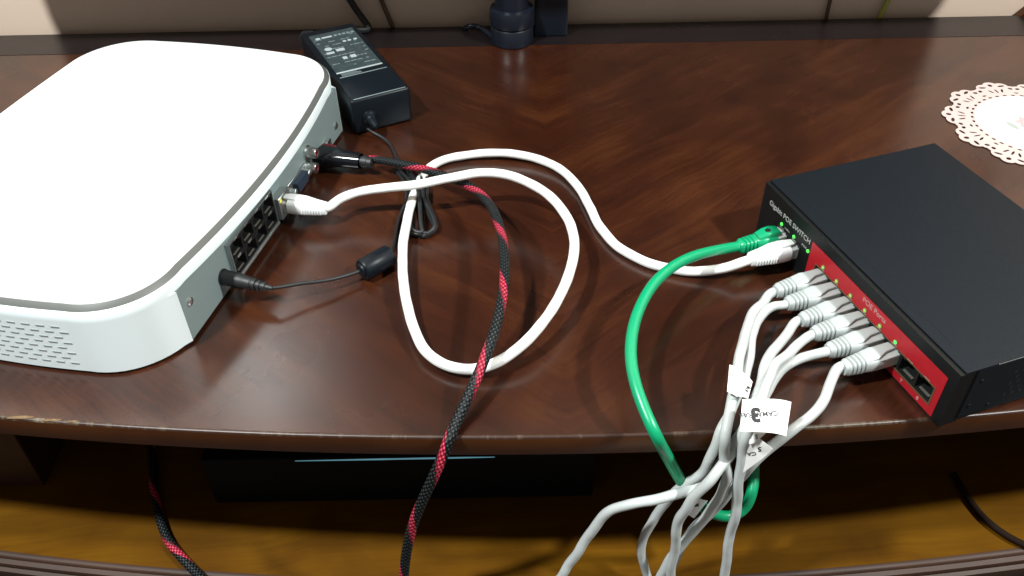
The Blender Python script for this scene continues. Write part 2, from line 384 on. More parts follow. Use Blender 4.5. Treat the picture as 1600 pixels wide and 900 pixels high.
rp = part('rear_panel', MB().box(0, 55.5, 0.2, 2.6, 2.6, 41.9).box(120.1, 250.6, 0.2, 2.6, 2.6, 41.9).box(55.5, 120.1, 0.2, 2.6, 33.2, 41.9).box(55.5, 120.1, 0.2, 2.6, 2.6, 4.2), 'panel', nvr, smooth=False)
# vent slots along the near side wall
side = [(p, i) for i, p in enumerate(OUT) if p[0] < -30]
def side_at(y):
    best = min(((abs(p[1] - y), i) for p, i in side))[1]
    a, b, c = OUT[best - 1], OUT[best], OUT[(best + 1) % len(OUT)]
    A, B = (a, b) if (a[1] - y) * (b[1] - y) <= 0 else (b, c)
    f = (y - A[1]) / (B[1] - A[1]) if B[1] != A[1] else 0
    return A[0] + (B[0] - A[0]) * f, math.atan2(B[0] - A[0], B[1] - A[1])
slot_me = mesh(MB().prism([(-0.05, -2.7), (0.22, -2.6), (0.22, 2.6), (-0.05, 2.7)], -0.34, 0.34), 'vent_slot', M['slot'], False)
for r in range(8):
    for c in range(10):
        y = 55 + c * 9.2 + (4.6 if r % 2 else 0) - r * 0.4
        if y > 140: continue
        x, a = side_at(y)
        part('vent_slot', slot_me, None, nvr, tr(x - 0.12, y, 8.5 + r * 4.2) @ Matrix.Rotation(-a, 4, 'Z'))
# jacks: an open box looking along -y
def jack_meshes(w, h, d, nm):
    t = 0.9; mb = MB()
    mb.box(-w / 2, -w / 2 + t, 0, d, 0, h); mb.box(w / 2 - t, w / 2, 0, d, 0, h); mb.box(-w / 2 + t, w / 2 - t, 0, d, 0, t); mb.box(-w / 2 + t, w / 2 - t, 0, d, h - t, h)
    mb.box(-w / 2 + t, w / 2 - t, d - 1, d, t, h - t)
    mb.box(-w / 2 + t, -w / 2 + 3.4, 0.4, d - 1, h - 3.2, h - t); mb.box(w / 2 - 3.4, w / 2 - t, 0.4, d - 1, h - 3.2, h - t)
    me = mesh(mb, nm, M['cavity'], False)
    g = MB()
    for i in range(8): g.box(-3.7 + i * 1.0, -3.2 + i * 1.0, d * 0.10, d * 0.24, t + 1.2, t + 1.7)
    return me, mesh(g, 'contacts', M['gold'], False)
JM, JC = jack_meshes(14.1, 13.2, 11.0, 'port'); JN, JD = jack_meshes(15.6, 13.0, 8.0, 'port')
blk = part('port_shield', MB().box(55.6, 56.4, -3.4, 8, 6.6, 33.1).box(119.2, 120.0, -3.4, 8, 6.6, 33.1).box(55.6, 120.0, -4.2, 8, 4.3, 6.5, 0.2).box(56.4, 119.2, -3.2, 8, 32.7, 33.1), 'dull_steel', nvr, smooth=False)
tab = mesh(MB().box(-2.3, 2.3, -0.5, 0.1, -0.8, 0.8, 0.1), 'spring_tab', M['steel'], False)
for r in range(2):
    for c in range(4):
        j = part('port', JN, None, nvr, tr(64.2 + c * 15.7, -3.0, 6.6 + r * 13.05))
        part('contacts', JD, None, j); part('spring_tab', tab, None, j, tr(0, 0, 13.2 if r else 12.6))
lan = part('port', MB().box(121.5, 138, -6, 0.1, 6.0, 24.0, 0.4), 'dull_steel', nvr); part('port_light', MB().box(122.3, 125, -6.4, -5.9, 20.6, 22.8), 'amber', lan)
part('usb_port', MB().box(139.5, 147.5, -4, 0.1, 6, 10, 0.3), 'dull_steel', nvr)
vga = part('video_port', MB().prism([(-8.4, -4.0), (8.4, -4.0), (9.2, 4.0), (-9.2, 4.0)], 0, 5.4), 'vga_blue', nvr, tr(162, 0, 12.0) @ RX90, False)
part('port_flange', MB().box(-15.5, 15.5, -6.2, 6.2, -0.2, 0.9, 0.2), 'dull_steel', vga)
for x in (-12.5, 12.5): part('jack_screw', MB().lathe((x, 0, 0.8), (0, 0, 1), [(0, 2.6), (4.2, 2.6), (4.6, 2.2), (4.6, 1.2), (3, 1.1)], 6), 'steel', vga, smooth=False)
for x, z in ((184.5, 23.5), (180.5, 12.5)):
    q = part('audio_socket', MB().lathe((x, 0.1, z), (0, -1, 0), [(0, 5.4), (1.2, 5.4), (1.6, 4.2), (8.2, 4.2), (8.6, 3.9), (8.6, 2.6), (6, 2.6)], 20), 'steel', nvr)
    part('socket_core', MB().lathe((x, -5.8, z), (0, -1, 0), [(0, 2.55), (2.4, 2.55), (2.4, 1.0), (0.8, 0.9)], 16), 'red_dull', q)
part('usb_port', MB().box(209, 222, -3.2, 0.1, 7.5, 13.5, 0.3).box(210, 221, -3.5, -3.1, 8.4, 10.6), 'steel', nvr)
for x, z in ((240, 13.8), (8, 27)): part('screw', MB().lathe((x, 0.3, z), (0, -1, 0), [(0, 3.0), (0.9, 2.9), (1.6, 1.8), (1.7, 0.6)], 14), 'steel', nvr)
part('power_socket', MB().lathe((45.3, 0.3, 15.5), (0, -1, 0), [(0, 5.6), (1.4, 5.6), (1.4, 5.0)], 18), 'black', nvr)

# ------------------------------------------------------------------ black switch with the red panel
SO = Vector((173.10, 491.0, 0)); SRZ = math.radians(-71.586); SL, SD, SH_ = 190.2, 136.4, 42.4
sw = thing('network_switch', 'black metal network switch with a red port panel, its corner over the table edge', 'network switch', SO, SRZ)
SM = Matrix.Translation(SO * MM) @ Matrix.Rotation(SRZ, 4, 'Z')
part('chassis', MB().box(0.6, SL - 0.6, 12.2, SD, 1.2, SH_ - 1.2, 0.5), 'bezel', sw)
cov = MB().box(0.0, SL, 3.2, SD + 0.4, SH_ - 1.1, SH_, 0.45, seg=2).box(0, 0.6, 9.5, SD + 0.4, 3.5, SH_ - 1.1).box(SL - 0.6, SL, 9.5, SD + 0.4, 3.5, SH_ - 1.1)
cv = part('top_cover', cov, 'switch', sw)
part('seam', MB().box(0.6, SL - 22, 10.6, 11.2, SH_ - 0.2, SH_ + 0.12, 0.08), 'switch', cv)
part('silver_edge', MB().box(SL - 0.1, SL + 0.15, 24, SD, SH_ - 1.1, SH_ - 0.45, 0.08), 'dull_steel', cv)
B0, B1 = 7.6, 21.4                                         # height of the port openings
U0, U1, P0, P1 = 19.2, 49.0, 65.8, 179.9
bz = MB().box(0, SL, 0, 12, B1, SH_ - 1.2, 0.0).box(0, SL, 0, 12, 0.6, B0).box(0, U0, 0, 12, B0, B1).box(U1, P0, 0, 12, B0, B1).box(P1, SL, 0, 12, B0, B1)
part('front_bezel', bz, 'bezel', sw, smooth=False)
rd = MB()
R0, R1, Z0, Z1 = 58.5, 184.0, 2.4, 33.2
rd.box(R0, R1, -0.35, -0.02, B1, Z1, 0.0).box(R0, R1, -0.35, -0.02, Z0, B0).box(R0, P0, -0.35, -0.02, B0, B1).box(P1, R1, -0.35, -0.02, B0, B1)
red = part('red_panel', rd, 'red', sw, smooth=False)
part('port_frame', MB().box(P0, P1, -0.6, -0.1, B1 - 0.7, B1).box(P0, P1, -0.6, -0.1, B0, B0 + 0.8).box(P0, P0 + 0.7, -0.6, -0.1, B0 + 0.8, B1 - 0.7).box(P1 - 1.0, P1, -0.6, -0.1, B0 + 0.8, B1 - 0.7), 'brass', sw, smooth=False)
PS = [73.1 + 14.18 * i for i in range(8)]; US = [26.6, 41.0]
for s_ in US + PS:
    j = part('port', JM, None, sw, tr(s_, 0.3, B0 + 0.3)); part('contacts', JC, None, j); part('spring_tab', tab, None, j, tr(0, -0.2, 13.2))
led_me = mesh(MB().lathe((0, 0, 0), (0, -1, 0), [(0, 1.25), (0.5, 1.25), (0.9, 0.8), (1.0, 0.2)], 14), 'indicator_light', M['led'])
led_my = mesh(MB().lathe((0, 0, 0), (0, -1, 0), [(0, 1.2), (0.5, 1.2), (0.9, 0.8), (1.0, 0.2)], 14), 'indicator_light', M['led_y'])
led_rim = mesh(MB().lathe((0, 0, 0), (0, -1, 0), [(0, 1.8), (0.45, 1.8), (0.5, 1.3)], 14), 'light_rim', M['rim'])
for s_, g in ((25.6, 1), (40.2, 1), (56.3, 1)): part('indicator_light', led_me, None, sw, tr(s_, -0.1, 24.0))
for s_ in PS[:6]:
    q = part('indicator_light', led_my if s_ < 140 else led_me, None, sw, tr(s_ + 0.6, -0.35, 24.0)); part('light_rim', led_rim, None, q)
text('lettering', 'Gigabit POE SWITCH', 5.3, 'print', sw, tr(32.3, -0.1, 30.6) @ RX90, 0.06)
text('lettering', 'PWR', 2.6, 'print', sw, tr(51.6, -0.1, 24.2) @ RX90)
text('lettering', 'Link', 2.2, 'print', sw, tr(31.0, -0.1, 23.6) @ RX90); text('lettering', 'Act', 2.2, 'print', sw, tr(33.4, -0.1, 23.6) @ RX90)
text('lettering', 'POE Ports', 5.0, 'print_pink', red, tr(122.5, -0.42, 29.6) @ RX90, 0.07)
for i, s_ in enumerate(PS): text('lettering', str(i + 1), 3.6, 'print_pink', red, tr(s_ - 0.8, -0.42, 4.9) @ RX90, 0.08)
hole = mesh(MB().cyl((0, 0, 0), (0.12, 0, 0), 1.25, n=10), 'vent_hole', M['cavity'], False)
for i in range(8):
    for k in range(5):
        part('vent_hole', hole, None, sw, tr(SL + 0.02, 40 + i * 5.2 + (2.6 if k % 2 else 0), 12 + k * 4.6))
for y, z in ((17.3, 31.5), (30.8, 7.5), (16.5, 11.8)): part('screw', MB().lathe((SL - 0.1, y, z), (1, 0, 0), [(0, 1.3), (0.4, 1.2), (0.6, 0.7), (0.6, 0.2)], 12), 'bezel', sw)
for x, y in ((16, 14), (176, 24), (16, 124), (176, 124)): part('foot', MB().cyl((x, y, 0), (0, 0, 1.3), 5), 'rubber', sw)

# ------------------------------------------------------------------ ethernet plugs
def plug_parts(root, T, boot_m, style):
    R = Matrix.Translation(-root.location) @ T
    p = part('plug', MB().box(-5.85, 5.85, -14, 3, -4.1, 4.1, 0.5), 'clear', root, R)
    part('contacts', JC, None, p, tr(0, -3.2, 2.0) @ Matrix.Scale(0.55, 4))
    part('latch', MB().box(-1.6, 1.6, -12, 1.0, 4.0, 5.2, 0.3), 'clear', p)
    if style == 'ring':
        S = [(-9.5, 6.2, 3.6, -0.6), (-9.8, 6.6, 4.2, -0.6), (-13, 6.7, 4.9, 0), (-17, 6.4, 5.1, 0.1), (-21, 5.6, 4.9, 0.1)]
        y = -21.3
        for k in range(4):
            a = 5.1 - 0.28 * k; S += [(y - 0.3, a - 0.9, a - 0.9, 0), (y - 0.9, a - 0.9, a - 0.9, 0), (y - 1.1, a + 0.35, a + 0.2, 0), (y - 2.3, a + 0.25, a + 0.1, 0)]; y -= 2.6
        S += [(y - 0.4, 3.9, 3.9, 0), (y - 1.6, 3.6, 3.6, 0)]
        b = part('boot', MB().loft([sec(y_, w, h, 0, c, 3.2) for y_, w, h, c in S]), boot_m, root, R, ang=50)
        part('latch_cover', MB().loft([sec(-0.8, 2.4, 0.7, -0.9, 5.6), sec(-1.4, 2.7, 0.95, -0.9, 5.6), sec(-7, 2.9, 1.2, -0.6, 5.5), sec(-11, 4.0, 1.5, 0, 4.9), sec(-14, 5.0, 1.5, 0, 4.5), sec(-20, 4.6, 0.9, 0, 4.0)]), boot_m, b, ang=50)
    elif style == 'hood':
        S = [(-4.2, 6.2, 4.9, 0.3), (-4.6, 6.9, 5.6, 0.3), (-9, 7.0, 6.0, 0.4), (-16, 6.6, 5.8, 0.3), (-24, 5.2, 4.9, 0), (-31, 4.3, 4.2, 0), (-32, 3.9, 3.9, 0), (-32.3, 3.4, 3.4, 0)]
        b = part('boot', MB().loft([sec(y_, w, h, 0, c, 3.4) for y_, w, h, c in S]), boot_m, root, R, ang=50)
        part('latch_cover', MB().loft([sec(-1.0, 2.4, 0.6, 0, 6.2), sec(-1.5, 2.8, 0.9, 0, 6.2), sec(-8, 3.6, 1.5, 0, 6.0), sec(-18, 3.2, 1.2, 0, 5.2)]), boot_m, b, ang=50)
        rib = mesh(MB().box(-0.45, 0.45, -0.4, 0.4, -2.2, 2.2, 0.2), 'grip_rib', M[boot_m])
        for k in range(8):
            yy = -15.5 - k * 1.9; w = 6.45 - (k * 1.9) * 0.15
            for sg in (-1, 1): part('grip_rib', rib, None, b, tr(sg * (w + 0.2), yy, -0.6))
    else:
        S = [(-5.0, 6.0, 4.4, 0.0), (-5.4, 6.6, 5.0, 0.2), (-9, 6.9, 5.6, 0.4), (-15, 6.6, 5.6, 0.4), (-20, 5.4, 5.0, 0.1)]
        y = -20.2
        for k in range(4):
            a = 5.2 - 0.2 * k; S += [(y - 0.3, a - 0.7, a - 0.7, 0), (y - 0.9, a - 0.7, a - 0.7, 0), (y - 1.2, a + 0.2, a + 0.2, 0), (y - 2.4, a + 0.1, a + 0.1, 0)]; y -= 2.7
        S += [(y - 0.4, 3.9, 3.9, 0), (y - 1.2, 3.6, 3.6, 0)]
        b = part('boot', MB().loft([sec(y_, w, h, 0, c, 3.0) for y_, w, h, c in S]), boot_m, root, R, ang=50)
        part('latch_cover', MB().loft([sec(-2.5, 3.6, 1.2, 0, 5.4), sec(-3.5, 4.2, 2.0, 0, 5.8), sec(-9, 4.6, 3.0, 0, 6.0), sec(-14, 4.4, 2.8, 0, 5.6), sec(-19, 3.8, 1.6, 0, 4.6)], True), boot_m, b, ang=50)
        part('latch_hole', MB().lathe((0.6, -11.5, 8.4), (0, 0, 1), [(0, 1.9), (0.5, 1.9), (0.7, 1.6)], 14), 'cavity', b)
def cable_thing(name, label, cat, pts, r, m, group=None, wob=0.0, seed=0, n=14, step=2.0):
    b = pts[len(pts) // 2]
    root = thing(name, label, cat, (b[0], b[1], b[2]), 0, group)
    q = [(x - b[0], y - b[1], z - b[2]) for x, y, z in pts]
    mb = MB().tube(q, r, n, step, wob, seed); c = part('cable', mb, m, root, ang=80)
    return root, c
ZP = B0 + 6.6
sw_plug = lambda s_: SM @ tr(s_, 0, ZP)
# white patch cable from the recorder to the switch
w, _ = cable_thing('network_cable', 'thick white ethernet cable making a loop between the recorder and the switch', 'cable', [(-134.4, 507.2, 15.5), (-129.6, 505.8, 15.8), (-121.9, 514.0, 18.0), (-108.3, 518.0, 21.0), (-89.7, 517.8, 24.0), (-66.5, 515.9, 27.5), (-43.8, 519.4, 30.0), (-23.4, 523.7, 31.0), (-3.0, 521.3, 31.0), (17.1, 508.6, 30.0), (31.7, 488.8, 28.5), (40.0, 465.9, 27.0), (40.5, 440.6, 25.5), (33.6, 413.4, 23.0), (21.7, 387.6, 19.0), (5.0, 367.3, 13.5), (-10.2, 358.0, 9.0), (-25.3, 356.1, 6.0), (-38.6, 359.0, 5.5), (-51.3, 369.9, 6.0), (-60.1, 388.5, 8.0), (-66.9, 412.9, 10.0), (-71.3, 439.5, 11.5), (-73.5, 470.5, 11.0), (-72.9, 506.2, 9.0), (-70.1, 541.6, 6.5), (-63.7, 568.4, 5.0), (-51.6, 583.2, 4.5), (-30.7, 589.9, 5.0), (-5.5, 589.3, 6.0), (17.0, 583.7, 5.5), (37.3, 569.2, 4.5), (49.7, 548.4, 3.6), (57.2, 521.2, 3.5), (63.2, 494.0, 3.5), (73.2, 471.9, 3.5), (88.7, 455.5, 3.5), (106.8, 446.6, 3.7), (124.9, 441.9, 5.0), (141.0, 440.5, 9.0), (150.0, 440.1, 13.6), (154.7, 441.7, 14.2), (156.6, 442.3, 14.2)], 3.25, 'cable_white', wob=0.5, seed=2)
plug_parts(w, NM @ tr(129.5, -5.5, 15.5), 'boot_white', 'hood'); plug_parts(w, sw_plug(US[1]), 'boot_white', 'hood')
# green cable
g, _ = cable_thing('network_cable', 'bright green ethernet cable arching from the switch over the table edge', 'cable', [(152.1, 456.0, 14.2), (149.2, 455.0, 14.7), (134.1, 445.2, 20.0), (116.5, 432.4, 26.0), (100.5, 417.8, 30.0), (85.9, 399.6, 32.0), (74.8, 378.7, 32.0), (68.0, 358.3, 31.0), (65.3, 340.1, 29.0), (66.1, 323.6, 26.0), (69.6, 309.6, 21.0), (74.6, 298.6, 14.0), (83.8, 303.0, -10.3), (93.6, 304.0, -32.9), (105.8, 308.0, -58.6), (117.8, 310.0, -74.9), (129.9, 311.0, -81.5), (139.2, 314.0, -79.4), (143.5, 318.0, -68.7), (146.1, 328.0, -61.8), (146.4, 338.0, -52.7), (146.5, 350.0, -47.1), (148.2, 370.0, -50.9)], 3.4, 'green')
plug_parts(g, sw_plug(US[0]), 'green', 'hump')
# red and black braided video cable
br, bc = cable_thing('video_cable', 'black and red braided video cable running from the recorder over the table edge', 'cable', [(-108.5, 575.0, 11.5), (-103.5, 574.5, 11.8), (-93.4, 568.9, 13.5), (-77.7, 559.3, 16.0), (-62.5, 549.6, 18.0), (-45.1, 535.9, 20.0), (-28.3, 520.2, 22.0), (-14.8, 495.2, 25.0), (-7.3, 464.0, 28.0), (-4.5, 431.2, 30.0), (-4.6, 405.8, 30.5), (-7.1, 384.3, 29.0), (-10.9, 365.7, 26.0), (-15.4, 352.7, 22.0), (-20.8, 339.1, 17.0), (-27.3, 325.9, 10.5), (-32.6, 315.9, 5.0), (-35.6, 308.2, 3.0), (-39.8, 303.0, -6.5), (-46.4, 299.0, -21.7), (-53.9, 297.0, -40.9), (-60.8, 296.0, -61.4), (-66.3, 295.0, -85.2), (-70.9, 294.0, -113.5), (-75.0, 291.0, -146.8), (-90.6, 286.0, -187.4), (-128.0, 284.0, -209.1), (-166.5, 292.0, -196.3), (-190.3, 302.0, -175.1), (-199.3, 304.7, -146.4), (-215.8, 319.9, -146.4), (-229.5, 332.3, -146.4), (-241.5, 345.5, -146.4), (-251.7, 362.3, -146.4), (-260.4, 381.4, -146.4), (-268.2, 401.4, -146.4), (-275.4, 422.3, -146.4), (-281.4, 441.1, -146.4), (-285.2, 460.6, -146.4)], 3.15, 'braid', n=20, step=1.5)
RT = Matrix.Translation(-br.location) @ NM @ tr(200.0, 0, 11.5) @ Matrix.Rotation(math.radians(-3), 4, 'Z')
hd = part('plug', MB().loft([sec(-1.5, 9.6, 5.0), sec(-2.2, 10.4, 5.8), sec(-9, 10.4, 6.2), sec(-16, 8.6, 6.2, p=3), sec(-20, 7.4, 6.2, p=2.4), sec(-33, 6.6, 6.2, p=2.1), sec(-37, 6.2, 6.0, p=2), sec(-33.4, 5.4, 5.4, p=2)]), 'black_gloss', br, RT)
part('strain_relief', MB().lathe((0, -37.4, 0), (0, -1, 0), [(0, 4.2), (1.6, 4.2), (1.8, 5.0), (5.2, 4.9), (5.6, 4.4), (9, 4.1)], 18), 'rubber', hd)
part('red_mark', MB().box(5.2, 7.6, -14, -3, 5.65, 6.2, 0.15), 'red_dull', hd)
# six grey cables
def bend(fl_, f): return -fl_['curl'] * (max(0.0, f - 0.5) / 0.5) ** 2
GREY = [[(166.3, 411.7, 14.2), (162.0, 410.3, 14.2), (154.0, 399.6, 14.0), (141.3, 380.7, 18.0), (132.1, 357.9, 22.0), (125.8, 339.3, 23.0), (120.1, 322.1, 21.0), (115.3, 308.3, 16.0), (112.8, 299.1, 9.0), (114.3, 299.0, -6.2), (117.1, 297.0, -20.7), (116.8, 297.0, -36.1), (113.2, 297.0, -52.7), (106.8, 297.0, -72.6), (98.0, 296.0, -91.2), (92.0, 295.0, -110.0), (89.9, 294.0, -130.8), (88.5, 292.0, -163.1)],
  [(170.8, 398.2, 14.2), (166.5, 396.8, 14.2), (161.4, 399.2, 12.0), (148.6, 383.7, 15.0), (138.7, 361.8, 18.0), (132.6, 343.9, 18.0), (126.2, 328.8, 16.0), (118.4, 314.7, 11.0), (111.9, 306.0, 5.5), (108.7, 303.0, -11.1), (105.3, 302.0, -24.7), (95.3, 303.0, -37.0), (87.2, 304.0, -57.4), (80.9, 304.0, -79.6), (76.4, 303.0, -97.2), (78.9, 302.0, -113.7), (83.8, 301.0, -134.8), (86.1, 298.0, -165.7)],
  [(175.3, 384.8, 14.2), (171.0, 383.4, 14.2), (162.4, 372.1, 13.0), (148.9, 354.6, 16.0), (140.5, 338.7, 18.0), (134.4, 324.4, 18.0), (129.0, 314.2, 14.0), (123.1, 305.0, 8.0), (120.5, 303.0, -7.0), (109.1, 292.0, -13.8), (99.7, 290.0, -30.6), (94.3, 290.0, -52.6), (94.4, 291.0, -82.4), (95.0, 291.0, -114.5), (97.1, 290.0, -159.7)],
  [(179.7, 371.3, 14.2), (175.5, 369.9, 14.2), (163.5, 359.3, 14.0), (150.2, 345.9, 18.0), (141.0, 330.1, 22.0), (134.2, 316.2, 23.0), (128.0, 306.2, 18.0), (124.1, 299.0, 11.0), (123.5, 298.0, -1.8), (124.4, 296.0, -21.3), (125.7, 295.0, -47.1), (126.8, 294.0, -78.1), (128.2, 292.0, -117.4), (130.8, 290.0, -161.0)],
  [(184.2, 357.9, 14.2), (180.0, 356.5, 14.2), (171.6, 356.8, 11.0), (159.1, 350.9, 10.0), (150.0, 343.0, 9.0), (142.6, 332.3, 8.0), (134.1, 318.6, 6.0), (123.9, 305.6, 4.0), (117.3, 304.0, -12.6), (108.8, 303.0, -30.2), (97.8, 298.0, -36.9), (82.6, 294.0, -36.3), (67.2, 293.0, -39.2), (55.1, 294.0, -47.7), (46.8, 295.0, -63.6), (38.5, 294.0, -85.9), (27.5, 292.0, -111.5), (16.6, 290.0, -148.5)],
  [(188.7, 344.4, 14.2), (184.4, 343.0, 14.2), (180.7, 337.4, 12.0), (173.3, 324.9, 10.0), (162.2, 314.7, 6.0), (150.2, 306.3, 4.0), (139.9, 303.0, -5.3), (131.1, 299.0, -14.6), (126.1, 303.0, -36.8), (119.3, 304.0, -59.8), (111.1, 304.0, -75.9), (102.9, 303.0, -96.7), (98.3, 302.0, -121.8), (97.1, 300.0, -153.3)]]
names = ['first red panel port, next to the white plug', 'second red panel port', 'third red panel port', 'fourth red panel port', 'fifth red panel port', 'sixth red panel port, beside the empty ports']
flags = [{'cable': 0, 'c': [(119.1, 334.7, 28.0), (124.4, 331.1, 28.0), (119.3, 313.4, 26.0), (114.5, 316.8, 26.0)], 'curl': 1.0, 'text': [('NS', 0.35, 0.35, 3.2, 180, 'ink_thin', 0.0)]}, {'cable': 1, 'c': [(123.7, 332.1, 27.0), (131.0, 326.1, 24.0), (126.6, 315.4, 22.0), (119.0, 313.4, 26.0)], 'curl': 1.2, 'text': [('2', 0.72, 0.55, 5.5, 180, 'ink', 0.25), ('C', 0.35, 0.4, 2.6, 180, 'ink_thin', 0)]}, {'cable': 3, 'c': [(119.8, 306.7, 31.0), (147.4, 307.3, 30.0), (141.3, 289.2, 24.0), (116.0, 290.2, 25.0)], 'curl': 5.0, 'text': [('3', 0.28, 0.47, 10.5, 176, 'ink', 0.55), ('CAMA', 0.52, 0.45, 4.0, 183, 'ink_thin', 0.04), ('RA', 0.13, 0.5, 4.0, 178, 'ink_thin', 0.04), ('FR', 0.02, 0.5, 3.4, 180, 'ink_thin', 0.05)]}, {'cable': 5, 'c': [(124.9, 297.0, 5.9), (129.3, 297.0, 10.1), (138.4, 295.0, 2.6), (124.7, 294.0, -14.6)], 'curl': 1.6, 'text': [('5', 0.7, 0.5, 4.6, 150, 'ink_thin', 0.1), ('CA', 0.3, 0.45, 3.6, 150, 'ink_thin', 0.05)]}, {'cable': 4, 'c': [(125.5, 299.9, 12.0), (135.7, 300.9, 12.0), (128.1, 296.1, 8.0), (124.5, 295.3, 8.0)], 'curl': 0.3, 'text': [('S', 0.5, 0.4, 3.2, 170, 'ink_thin', 0.05)]}, {'cable': 2, 'c': [(104.7, 300.0, -46.0), (111.1, 300.0, -49.4), (105.0, 299.0, -65.0), (100.3, 299.0, -60.3)], 'curl': 0.4, 'text': [('4', 0.35, 0.35, 4.6, 160, 'ink', 0.2)]}]
for i, pts in enumerate(GREY):
    root, c = cable_thing('network_cable', 'pale grey ethernet cable in the ' + names[i], 'cable', pts, 2.95 if i != 1 else 2.8, 'cable_grey', 'pale grey ethernet cables hanging in a bunch', wob=1.3, seed=20 + i)
    plug_parts(root, sw_plug(PS[i]) @ Matrix.Rotation(math.radians([2, -1, 1.5, -1, 0, 1][i]), 4, 'Z'), 'boot_grey', 'ring')
    for fl_ in flags:
        if fl_['cable'] != i: continue
        A, B, C_, D = [Vector(p) - root.location / MM for p in fl_['c']]
        nx, ny = 8, 5; vs = []; nrm = (D - A).cross(B - A).normalized()
        for th in (0.0, 0.25):
            for b_ in range(ny + 1):
                for a_ in range(nx + 1):
                    f, g_ = a_ / nx, b_ / ny
                    p = A.lerp(B, f).lerp(D.lerp(C_, f), g_) + nrm * (bend(fl_, f) + th); vs.append(tuple(p))
        k = (nx + 1) * (ny + 1); fs = []
        for b_ in range(ny):
            for a_ in range(nx):
                q = b_ * (nx + 1) + a_; fs += [(q, q + 1, q + nx + 2, q + nx + 1), (k + q, k + q + nx + 1, k + q + nx + 2, k + q + 1)]
        for a_ in range(nx): fs += [(a_, a_ + 1, k + a_ + 1, k + a_), (ny * (nx + 1) + a_ + 1, ny * (nx + 1) + a_, k + ny * (nx + 1) + a_, k + ny * (nx + 1) + a_ + 1)]
        for b_ in range(ny):
            q = b_ * (nx + 1); fs += [(q + nx + 1, q, k + q, k + q + nx + 1), (q + nx, q + 2 * nx + 1, k + q + 2 * nx + 1, k + q + nx)]
        fo = part('paper_flag', MB().add(vs, fs), 'paper', root)
        ex = (B - A).normalized(); ey = nrm.cross(ex).normalized()
        for s_, f, g_, size, ang, m_, bold in fl_['text']:
            p = A.lerp(B, f).lerp(D.lerp(C_, f), g_) + nrm * (bend(fl_, f) + 0.42)
            T = Matrix(((ex.x, ey.x, nrm.x, p.x * MM), (ex.y, ey.y, nrm.y, p.y * MM), (ex.z, ey.z, nrm.z, p.z * MM), (0, 0, 0, 1)))
            text('handwriting', s_, size, m_, fo, T @ Matrix.Rotation(math.radians(ang), 4, 'Z'), bold)

# ------------------------------------------------------------------ power adapter with its cord
AB = Vector((-126.5, 629.0, 0)); ARZ = math.atan2(22.5, 46.0)
ad = thing('power_adapter', 'black power adapter brick with a printed label behind the recorder', 'power adapter', AB, ARZ)
part('body', MB().box(0, 51.0, 0, 142, 0.6, 31.5, 2.4, seg=3), 'adapter', ad)
part('ridge', MB().box(3, 48, 1.4, 2.4, 31.3, 31.9, 0.25).box(5, 47, 41.5, 42.4, 31.4, 32.0, 0.25), 'mark_dim', ad)
lb = part('printed_label', MB().box(5, 46, 52, 131, 31.4, 31.75), 'adapter_label', ad)
part('label_edge', MB().box(5, 46, 49.8, 51.8, 31.4, 31.95, 0.2), 'mark', lb)
pm, pd = MB(), MB()
rs = random.Random(5)
pm.cyl((11, 122, 31.76), (0, 0, .06), 2.3, n=14)
pm.box(14.5, 24, 120.5, 123.5, 31.76, 31.82)
for k in range(5): pd.box(26 + k * 4, 28.8 + k * 4, 120.5, 124, 31.76, 31.82)
for k, (x, y) in enumerate(((31, 107), (35.5, 107), (41, 107))): pm.cyl((x, y, 31.76), (0, 0, .06), 1.8, n=12)
pm.cyl((13, 98, 31.76), (0, 0, .06), 3.4, n=14); pm.box(18.5, 26, 90, 95, 31.76, 31.82); pm.box(9, 16, 88, 92, 31.76, 31.82)
pm.box(19, 23, 73, 78, 31.76, 31.82); pm.box(26, 31, 73, 78.5, 31.76, 31.82)
for r in range(9):
    y = 56 + r * 7.4
    x = 7
    while x < 43:
        w_ = rs.uniform(1.5, 6)
        if rs.random() < 0.62: pd.box(x, min(44.5, x + w_), y + 3.4, y + 4.8, 31.76, 31.80)
        x += w_ + 0.9
for r in range(3): pd.box(8, 20 + 7 * rs.random(), 44.2 + r * 1.8, 45.1 + r * 1.8, 31.5, 31.62)
part('printed_marks', pm, 'mark', lb, smooth=False); part('fine_print', pd, 'mark_dim', lb, smooth=False)
part('strain_relief', MB().lathe((14, 0.5, 14), (0, -1, -0.12), [(0, 6.2), (2.2, 6.0), (3.2, 4.6), (4.5, 4.8), (6, 4.0), (7.2, 4.3), (12, 2.8), (16, 1.6)], 18), 'adapter', ad)
AI = (Matrix.Translation(AB * MM) @ Matrix.Rotation(ARZ, 4, 'Z')).inverted()
def adl(p): q = AI @ (Vector(p) * MM); return tuple(q / MM)
mb = MB().tube([adl(p) for p in [(-115.8, 627.6, 7.5), (-111.2, 625.6, 5.0), (-104.2, 621.7, 3.0), (-97.3, 613.9, 1.6), (-92.0, 600.4, 1.5), (-87.8, 587.1, 1.6), (-82.3, 570.3, 3.0)]], 1.25, 10, 1.5); part('cord', mb, 'rubber', ad, ang=80)
part('cord', MB().tube([adl(p) for p in [(-154.8, 422.0, 15.5), (-152.9, 421.3, 15.5), (-135.9, 428.7, 12.5), (-120.6, 434.3, 10.0), (-109.2, 440.6, 8.2), (-98.6, 446.7, 7.8)]], 1.25, 10, 1.5), 'rubber', ad, ang=80)
part('cord', MB().tube([adl(p) for p in [(-70.5, 535.3, 8.0), (-76.4, 523.7, 6.0), (-80.2, 510.7, 3.0), (-81.3, 495.4, 2.0), (-81.0, 478.2, 4.0), (-81.5, 464.4, 7.8), (-85.8, 459.0, 7.8)]], 1.25, 10, 1.5), 'rubber', ad, ang=80)
hank = MB(); rs = random.Random(3)
